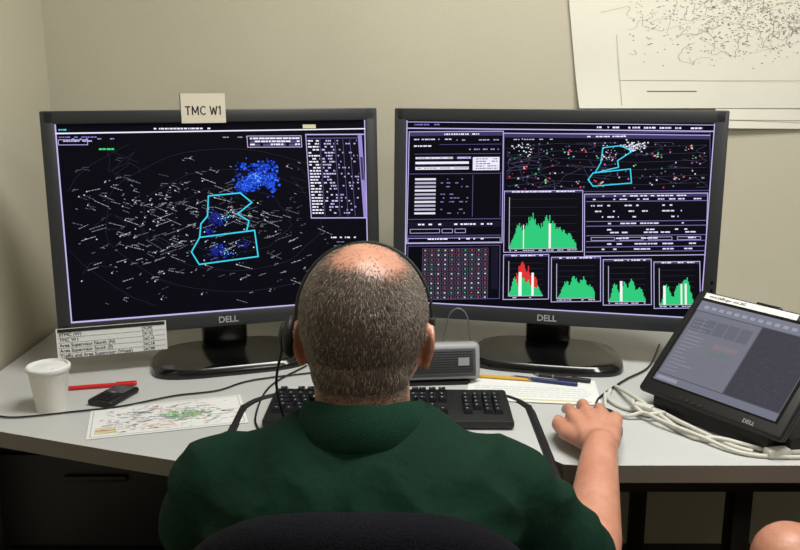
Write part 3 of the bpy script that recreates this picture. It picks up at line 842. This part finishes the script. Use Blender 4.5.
def ell(cx,cy,z,rx,ry,n=36,p=0.9):
    out=[]
    for i in range(n):
        a=2*math.pi*i/n;ca,sa=math.cos(a),math.sin(a)
        out.append((cx+rx*math.copysign(abs(ca)**p,ca),cy+ry*math.copysign(abs(sa)**p,sa),z))
    return out
def folds(co):
    a=noise.noise(Vector((co.x*9+co.z*7,co.y*9,co.z*6-co.x*5)))
    r=1-abs(noise.noise(Vector((co.x*8-co.z*10,co.y*6,co.z*13+co.x*10+3.1))))*2.6
    return 0.005*a+0.006*max(-0.3,r)-0.002
def person(name,T,J,shirt,collar,legs_m,short_legs,hands,nstr,vox=0.003):
    e=empty(name,T@Vector((0,0.98,0.5)))
    HM=Matrix.Translation(J['head'])@J['hrot']
    b=MB(T@HM)
    b.sphere((0,0,0.002),(0.080,0.098,0.090),u=32,w=20)
    b.sphere((0,0.008,-0.038),(0.073,0.086,0.068),u=28,w=16)
    b.sphere((0,-0.022,-0.060),(0.061,0.060,0.05),u=28,w=16)
    b.sphere((0,0.045,-0.075),(0.052,0.050,0.042)); b.sphere((0,0.078,-0.100),(0.022,0.018,0.016))
    for s in (-1,1):
        b.sphere((s*0.036,0.060,-0.040),(0.030,0.030,0.030)); b.sphere((s*0.030,0.088,0.0),(0.026,0.012,0.009))
        b.sphere((s*0.011,0.102,-0.050),(0.009,0.010,0.007))
        rot=Matrix.Rotation(R(s*20),3,'Z')
        b.sphere((s*0.079,-0.002,-0.034),(0.0045,0.014,0.024),rot=rot)
        rim=[(s*0.076,0.010,-0.026),(s*0.081,0.006,-0.013),(s*0.085,-0.006,-0.009),(s*0.087,-0.016,-0.018),(s*0.087,-0.017,-0.033),(s*0.083,-0.010,-0.048),(s*0.078,-0.001,-0.060)]
        b.caps(rim,[0.0038,0.0038,0.0040,0.0040,0.0040,0.0040,0.0050],n=10)
        b.caps([(s*0.031-0.014*1,0.0925,-0.0135),(s*0.031,0.097,-0.0115),(s*0.031+0.014,0.0915,-0.0135)],[0.0035,0.0035,0.0035],n=8)
    b.caps([(0,0.096,-0.006),(0,0.108,-0.030),(0,0.112,-0.047)],[0.008,0.0095,0.0115],n=14)
    b.sphere((0,0.0935,-0.070),(0.024,0.008,0.0042)); b.sphere((0,0.092,-0.0785),(0.021,0.008,0.0050))
    b.T=T
    nb=Vector(J['neck']); hc=HM@Vector((0,-0.018,-0.06))
    b.caps([hc,nb],[0.058,0.060],n=28)
    b.rings([ell(0,cy,z,rx*0.9,ry*0.9) for z,cy,rx,ry in J['torso'][:-2]])
    for s,sd_ in ((-1,'L'),(1,'R')):
        sh=Vector(J['sh'+sd_]);el=Vector(J['el'+sd_]);wr=Vector(J['wr'+sd_])
        b.caps([(s*0.04,nb.y-0.008,nb.z-0.04),sh+Vector((0,0,-0.008))],[0.030,0.042],n=22)
        b.caps([sh,sh.lerp(el,0.5),el],[0.048,0.047,0.041],n=22)
        b.caps([el,el.lerp(wr,0.28),el.lerp(wr,0.7),wr],[0.040,0.042,0.033,0.0265],n=22)
        h=hands[sd_]; hand(b,wr,h[0],h[1],1 if sd_=='R' else -1,h[2],1.06)
        hp=Vector(J['hip'+sd_]);kn=Vector(J['kn'+sd_]);an=Vector(J['an'+sd_])
        b.caps([hp,hp.lerp(kn,0.6),kn],[0.085,0.068,0.057],n=22)
        b.caps([kn,kn.lerp(an,0.3),an],[0.054,0.055,0.036],n=22)
        ft=Vector(J['ft'+sd_]); b.caps([an,ft],[0.036,0.028],n=16)
    body=blob(b,'body',M_skin,vox,6,e)
    me=body.data; inv=(T@HM).inverted()
    at=me.attributes.new('hair','FLOAT','POINT'); top=[0.0]*len(me.vertices)
    hc2=(T@HM)@Vector((0,0,0))
    for i,v in enumerate(me.vertices):
        if (v.co-hc2).length<0.15:
            q=inv@v.co; top[i]=0.82*hair_density(q)
    at.data.foreach_set('value',top)
    # hair strands, one mesh
    tris=[]
    for p in me.polygons:
        if (p.center-hc2).length<0.14:
            dn=hair_density(inv@p.center)
            if dn>0: tris.append((p,dn,p.area*dn))
    ws=[t[2] for t in tris]
    vs=[];fs=[];ms=[]
    R3=(T@HM).to_3x3(); crownw=(T@HM)@(CROWN*0.095); down=R3@Vector((0,0.1,-1))
    for p,dn,_ in random.choices(tris,weights=ws,k=nstr):
        vv=[me.vertices[i].co for i in p.vertices]; a_,b_2=random.random(),random.random()
        P=vv[0].lerp(vv[1],a_).lerp(vv[-1].lerp(vv[2],a_),b_2); N=p.normal
        fl=(P-crownw); fl=(fl-N*fl.dot(N)); fl=fl.normalized() if fl.length>1e-5 else Vector((1,0,0))
        dt=down-N*down.dot(N); dt=dt*0.8
        D=(fl*0.7+dt+Vector((random.gauss(0,.22),random.gauss(0,.22),random.gauss(0,.22)))); D=(D-N*D.dot(N)).normalized()
        q=inv@P
        L=random.uniform(0.005,0.0095)*(0.65 if dn<0.5 else 1)*(0.5 if q.z<-0.075 else 1)
        side=N.cross(D).normalized()*random.uniform(0.00024,0.00036)
        P0=P-N*0.001; P1=P+D*L*0.5+N*L*0.18; P2=P+D*L+N*L*0.16
        o=len(vs); vs+= [P0-side,P0+side,P1-side,P1+side,P2]; fs+=[[o,o+1,o+3,o+2],[o+2,o+3,o+4]]
        sidef=smooth01(0.025,0.07,abs(q.x)); g=random.random()
        mi=0 if g<0.55-0.40*sidef else (1 if g<0.91-0.33*sidef else 2)
        ms+=[mi,mi]
    hm=bpy.data.meshes.new('hair'); hm.from_pydata([tuple(v) for v in vs],[],fs)
    for m_ in (M_h1,M_h2,M_h3): hm.materials.append(m_)
    hm.polygons.foreach_set('material_index',ms); hm.update()
    ho=link(bpy.data.objects.new('hair',hm)); adopt(ho,e)
    b=MB(T@HM)
    for s in (-1,1):
        b.sphere((s*0.031,0.0855,-0.018),(0.0115,0.0115,0.009),0); b.sphere((s*0.031,0.0945,-0.018),(0.005,0.0035,0.005),1)
    b.build('eyes',[M_eye,M_iris],e)
    # shirt
    b=MB(T); b.rings([ell(0,cy,z,rx,ry) for z,cy,rx,ry in J['torso']])
    for s,sd_ in ((-1,'L'),(1,'R')):
        sh=Vector(J['sh'+sd_]);el=Vector(J['el'+sd_])
        b.caps([(s*0.050,nb.y-0.012,nb.z-0.018),sh],[0.042,0.059],n=24)
        b.caps([(s*0.09,nb.y-0.03,nb.z-0.12),sh],[0.075,0.062],n=24)
        b.cone(sh,sh.lerp(el,0.45),0.061,0.064,24); b.cone(sh.lerp(el,0.45),sh.lerp(el,0.84),0.064,0.060,24); b.sphere(sh.lerp(el,0.45),0.0635)
    blob(b,'shirt',shirt,0.005,8,e,folds)
    if collar:
        b=MB(T); prof=[(0.0645,-0.030),(0.066,0.008),(0.070,0.016),(0.0745,0.013),(0.083,-0.004),(0.093,-0.028),(0.0915,-0.032),(0.080,-0.014),(0.070,-0.002)]
        n=56
        cpts=[[] for _ in prof]
        for i in range(n+1):
            a=R(-270+18+ (324)*i/n)
            for j,(rr,dz) in enumerate(prof):
                x=rr*math.cos(a)*0.97; y=rr*1.04*math.sin(a)
                cpts[j].append((x,J['neck'][1]+y,J['cz']+dz-0.30*(y+0.06)*(1 if y>-0.06 else 0.4)+0.001*math.sin(a*7)))
        vs=[p for r_ in cpts for p in r_];m_=n+1;fs=[]
        for j in range(len(prof)-1):
            for i in range(n): a=j*m_+i; fs.append([a,a+1,a+1+m_,a+m_])
        b.add(vs,fs); o=b.build('collar',collar,e,ang=60)
        sm=o.modifiers.new('sol','SOLIDIFY'); sm.thickness=0.0018
    # legs
    b=MB(T)
    b.rings([ell(0,J['torso'][0][1],z,rx,ry) for z,rx,ry in ((0.435,0.13,0.10),(0.455,0.165,0.125),(0.52,0.178,0.135),(0.60,0.172,0.132))])
    for s,sd_ in ((-1,'L'),(1,'R')):
        hp=Vector(J['hip'+sd_]);kn=Vector(J['kn'+sd_]);an=Vector(J['an'+sd_])
        if short_legs:
            b.sphere(hp,0.088); b.cone(hp,hp.lerp(kn,0.93),0.09,0.070,24)
        else:
            b.caps([hp,hp.lerp(kn,0.6),kn],[0.090,0.078,0.068],n=24); b.cone(kn,an,0.066,0.052,24)
    blob(b,'shorts' if short_legs else 'trousers',legs_m,0.006,5,e)
    b=MB(T)
    for sd_ in 'LR':
        an=Vector(J['an'+sd_]);ft=Vector(J['ft'+sd_]); d=(ft-an);d.z=0 if not short_legs else d.z
        hz=Vector((0,0,-0.035)) if not short_legs else Vector((0,0,-0.03))
        b.caps([an+hz-d*0.2,an+hz+d*0.5,ft+Vector((0,0,-0.005))+d*0.25],[0.042,0.040,0.034],n=20); b.caps([an,an+hz],[0.045,0.04])
    blob(b,'shoes',M_shoe,0.005,3,e)
    return e,HM
torso=[(0.47,0.985,0.165,0.12),(0.55,0.985,0.18,0.138),(0.65,0.985,0.176,0.14),(0.75,0.975,0.186,0.138),(0.82,0.97,0.198,0.130),(0.87,0.968,0.192,0.118),(0.905,0.972,0.165,0.096),(0.935,0.98,0.118,0.078),(0.955,0.99,0.078,0.064)]
Tm=Matrix.Translation((-0.045,0,0))
J=dict(head=Vector((0,1.03,1.062)),hrot=Matrix.Rotation(R(-6),4,'Z')@Matrix.Rotation(R(-7),4,'X'),neck=(0,1.0,0.928),cz=0.966,torso=torso,
 shL=(-0.180,0.985,0.858),elL=(-0.228,1.08,0.73),wrL=(-0.065,1.31,0.808),
 shR=(0.176,0.985,0.854),elR=(0.294,1.02,0.700),wrR=(0.363,1.268,0.786),
 hipL=(-0.09,1.0,0.515),knL=(-0.13,1.42,0.53),anL=(-0.13,1.46,0.11),ftL=(-0.14,1.60,0.045),
 hipR=(0.09,1.0,0.515),knR=(0.13,1.42,0.53),anR=(0.13,1.46,0.11),ftR=(0.14,1.60,0.045))
hands={'R':((0.10,0.98,0.11),(0,0,1),[(10,16,12),(8,18,14),(10,20,14),(16,24,16)]),
       'L':((0.05,0.99,0.0),(0,0,1),[(10,28,20),(10,30,20),(10,30,20),(12,30,20)])}
man,HMm=person('man',Tm,J,M_shirt,M_collar,M_trous,False,hands,30000)

T2=Matrix.Translation((1.98,1.0,0))@Matrix.Rotation(R(90),4,'Z')
J2=dict(head=Vector((0,1.03,1.10)),hrot=Matrix.Identity(4),neck=(0,1.0,0.965),cz=1.0,torso=[(z+(0.04 if z>0.6 else 0),cy,rx*0.97,ry) for z,cy,rx,ry in torso],
 shL=(-0.190,0.985,0.89),elL=(-0.24,1.03,0.63),wrL=(-0.14,1.24,0.635),
 shR=(0.190,0.985,0.89),elR=(0.235,1.03,0.66),wrR=(0.13,1.22,0.69),
 hipL=(-0.09,0.99,0.52),knL=(-0.13,1.36,0.50),anL=(-0.14,1.36,0.11),ftL=(-0.15,1.48,0.05),
 hipR=(0.09,0.99,0.53),knR=(0.15,1.400,0.654),anR=(-0.06,1.55,0.32),ftR=(-0.12,1.67,0.32))
hands2={'R':((-0.3,0.9,-0.05),(0,0,1),[(10,18,12)]*4),'L':((0.1,0.95,-0.05),(0,0,1),[(10,18,12)]*4)}
person('person',T2,J2,M_tee,None,M_shorts,True,hands2,4000,0.0035)

# ---------------------------------------------------------------- headset
e=empty('headset',(-0.045,1.03,1.1))
b=MB(Tm@HMm)
band=[]
for i in range(25):
    a=R(-6+ (200)*i/24)
    rx=0.0850;rz=0.0930
    band.append((rx*math.cos(a)-0.001,0.012+0.012*math.sin(a),-0.001+rz*math.sin(a)))
b.tube(band,0.0016,8,0,sub=2)
b.tube([(x,y+0.006,z) for x,y,z in band],0.0016,8,0,sub=2)
b.tube([(x-0.0025,y+0.003,z) for x,y,z in band[14:]],0.0034,8,0,sub=2)
b.box((0.0845,0.010,-0.006),(0.007,0.024,0.013),0,0.002)
b.sphere((-0.092,0.002,-0.028),(0.012,0.026,0.028),0); b.sphere((-0.101,0.002,-0.028),(0.007,0.019,0.020),0)
b.tube([(-0.098,0.01,-0.033),(-0.096,0.05,-0.06),(-0.075,0.09,-0.085),(-0.04,0.112,-0.090)],0.002,8)
b.sphere((-0.036,0.113,-0.090),(0.009,0.005,0.005),0)
b.build('frame',[M_rub,M_gcab],e)
b=MB()
b.tube([(-0.148,1.025,1.02),(-0.156,1.03,0.985),(-0.158,1.05,0.95),(-0.150,1.07,0.90),(-0.135,1.11,0.85),(-0.13,1.14,0.80)],0.0018,8)
b.tube([(-0.13,1.14,0.80),(-0.18,1.22,0.772),(-0.20,1.30,0.757),(-0.235,1.38,0.7535),(-0.262,1.46,0.7535),(-0.26,1.62,0.7535),(-0.20,1.75,0.7535)],0.0018,8)
b.build('cord',[M_rub],e)

# ---------------------------------------------------------------- office chairs
def chair(name,T,topz=0.925,hw=0.23):
    e=empty(name,T@Vector((0,1.0,0)))
    b=MB(T); n=56
    hh=0.26; cz=topz-hh
    def ring(sc,y,dy=0):
        r_=[]
        for i in range(n):
            a=2*math.pi*i/n;ca,sa=math.cos(a),math.sin(a)
            x=hw*sc*math.copysign(abs(ca)**(2/3.0),ca); z=hh*(1-(1-sc)*hw/hh)*math.copysign(abs(sa)**(2/3.0),sa)
            r_.append((x,y+0.9*x*x+0.10*max(0,-(z))*0.3-0.02*max(0,z/hh),cz+z))
        return r_
    b.rings([ring(0.3,0.762),ring(0.85,0.764),ring(0.95,0.770),ring(0.995,0.785),ring(1.0,0.80),ring(0.97,0.816),ring(0.88,0.826),ring(0.4,0.830)],0)
    sr=[]
    for z,sc in ((0.372,0.9),(0.378,0.97),(0.40,1.0),(0.418,0.985),(0.430,0.93),(0.434,0.7)):
        sr.append([(0.235*sc*math.copysign(abs(math.cos(t))**0.6,math.cos(t)),1.02+0.225*sc*math.copysign(abs(math.sin(t))**0.6,math.sin(t)),z) for t in [2*math.pi*i/n for i in range(n)]])
    b.rings(sr,0)
    b.build('cushions',M_chair,e,ang=50)
    b=MB(T)
    b.tube([(0,0.763,0.70),(0,0.735,0.55),(0,0.75,0.40),(0,0.82,0.345),(0,0.98,0.35)],0.022,12)
    b.box((0,1.0,0.355),(0.22,0.26,0.035),0,0.006)
    b.cone((0,1.0,0.10),(0,1.0,0.35),0.028,0.024,20); b.cone((0,1.0,0.07),(0,1.0,0.14),0.045,0.035,20)
    for i in range(5):
        a=R(90+72*i+15); d=Vector((math.cos(a),math.sin(a),0)); o=Vector((0,1.0,0))
        b.caps([o+Vector((0,0,0.10)),o+d*0.27+Vector((0,0,0.075))],[0.026,0.017],n=12)
        cpos=o+d*0.27; sd2=Vector((-d.y,d.x,0))
        for k_ in (-1,1): b.cone(cpos+sd2*0.008*k_+Vector((0,0,0.027)),cpos+sd2*0.024*k_+Vector((0,0,0.027)),0.027,0.025,20)
    b.build('base',M_chp,e)
    return e
chair('office_chair',Tm,0.928,0.212)
chair('office_chair.001',T2,0.98)

# ---------------------------------------------------------------- lighting
def light_panel(name,x,y,sx,sy,power,col):
    e=empty(name,(x,y,H))
    b=MB(); b.box((x,y,H-0.01),(sx+0.06,sy+0.06,0.02),0,0.003); b.box((x,y,H-0.022),(sx,sy,0.006),1)
    b.build('troffer',[M_ceil,M_lamp],e)
    l=bpy.data.lights.new(name+'_lamp','AREA'); l.shape='RECTANGLE'; l.size=sx; l.size_y=sy; l.energy=power; l.color=col
    o=link(bpy.data.objects.new(name+'_lamp',l)); o.location=(x,y,H-0.03); adopt(o,e)
M_lamp=mat('lamp_diffuser',(255,252,244),0.5,emit=(255,250,238),estr=1.5)
light_panel('ceiling_light',0.48,1.15,1.1,0.55,39,(1.0,0.98,0.915))
light_panel('fill_light_panel',1.5,-0.6,1.1,0.55,25,(1.0,0.98,0.92))  # added fill light with its own panel, no known fixture here
w=bpy.data.worlds.new('World'); scene.world=w; w.use_nodes=True
w.node_tree.nodes['Background'].inputs['Color'].default_value=(0.9,0.92,1,1); w.node_tree.nodes['Background'].inputs['Strength'].default_value=0.05

# ---------------------------------------------------------------- camera
cam=bpy.data.cameras.new('Camera'); cam.sensor_width=36; cam.lens=38.6
co=link(bpy.data.objects.new('Camera',cam)); co.location=(0,0,1.35); co.rotation_euler=(R(90-12.8),0,0)
scene.camera=co
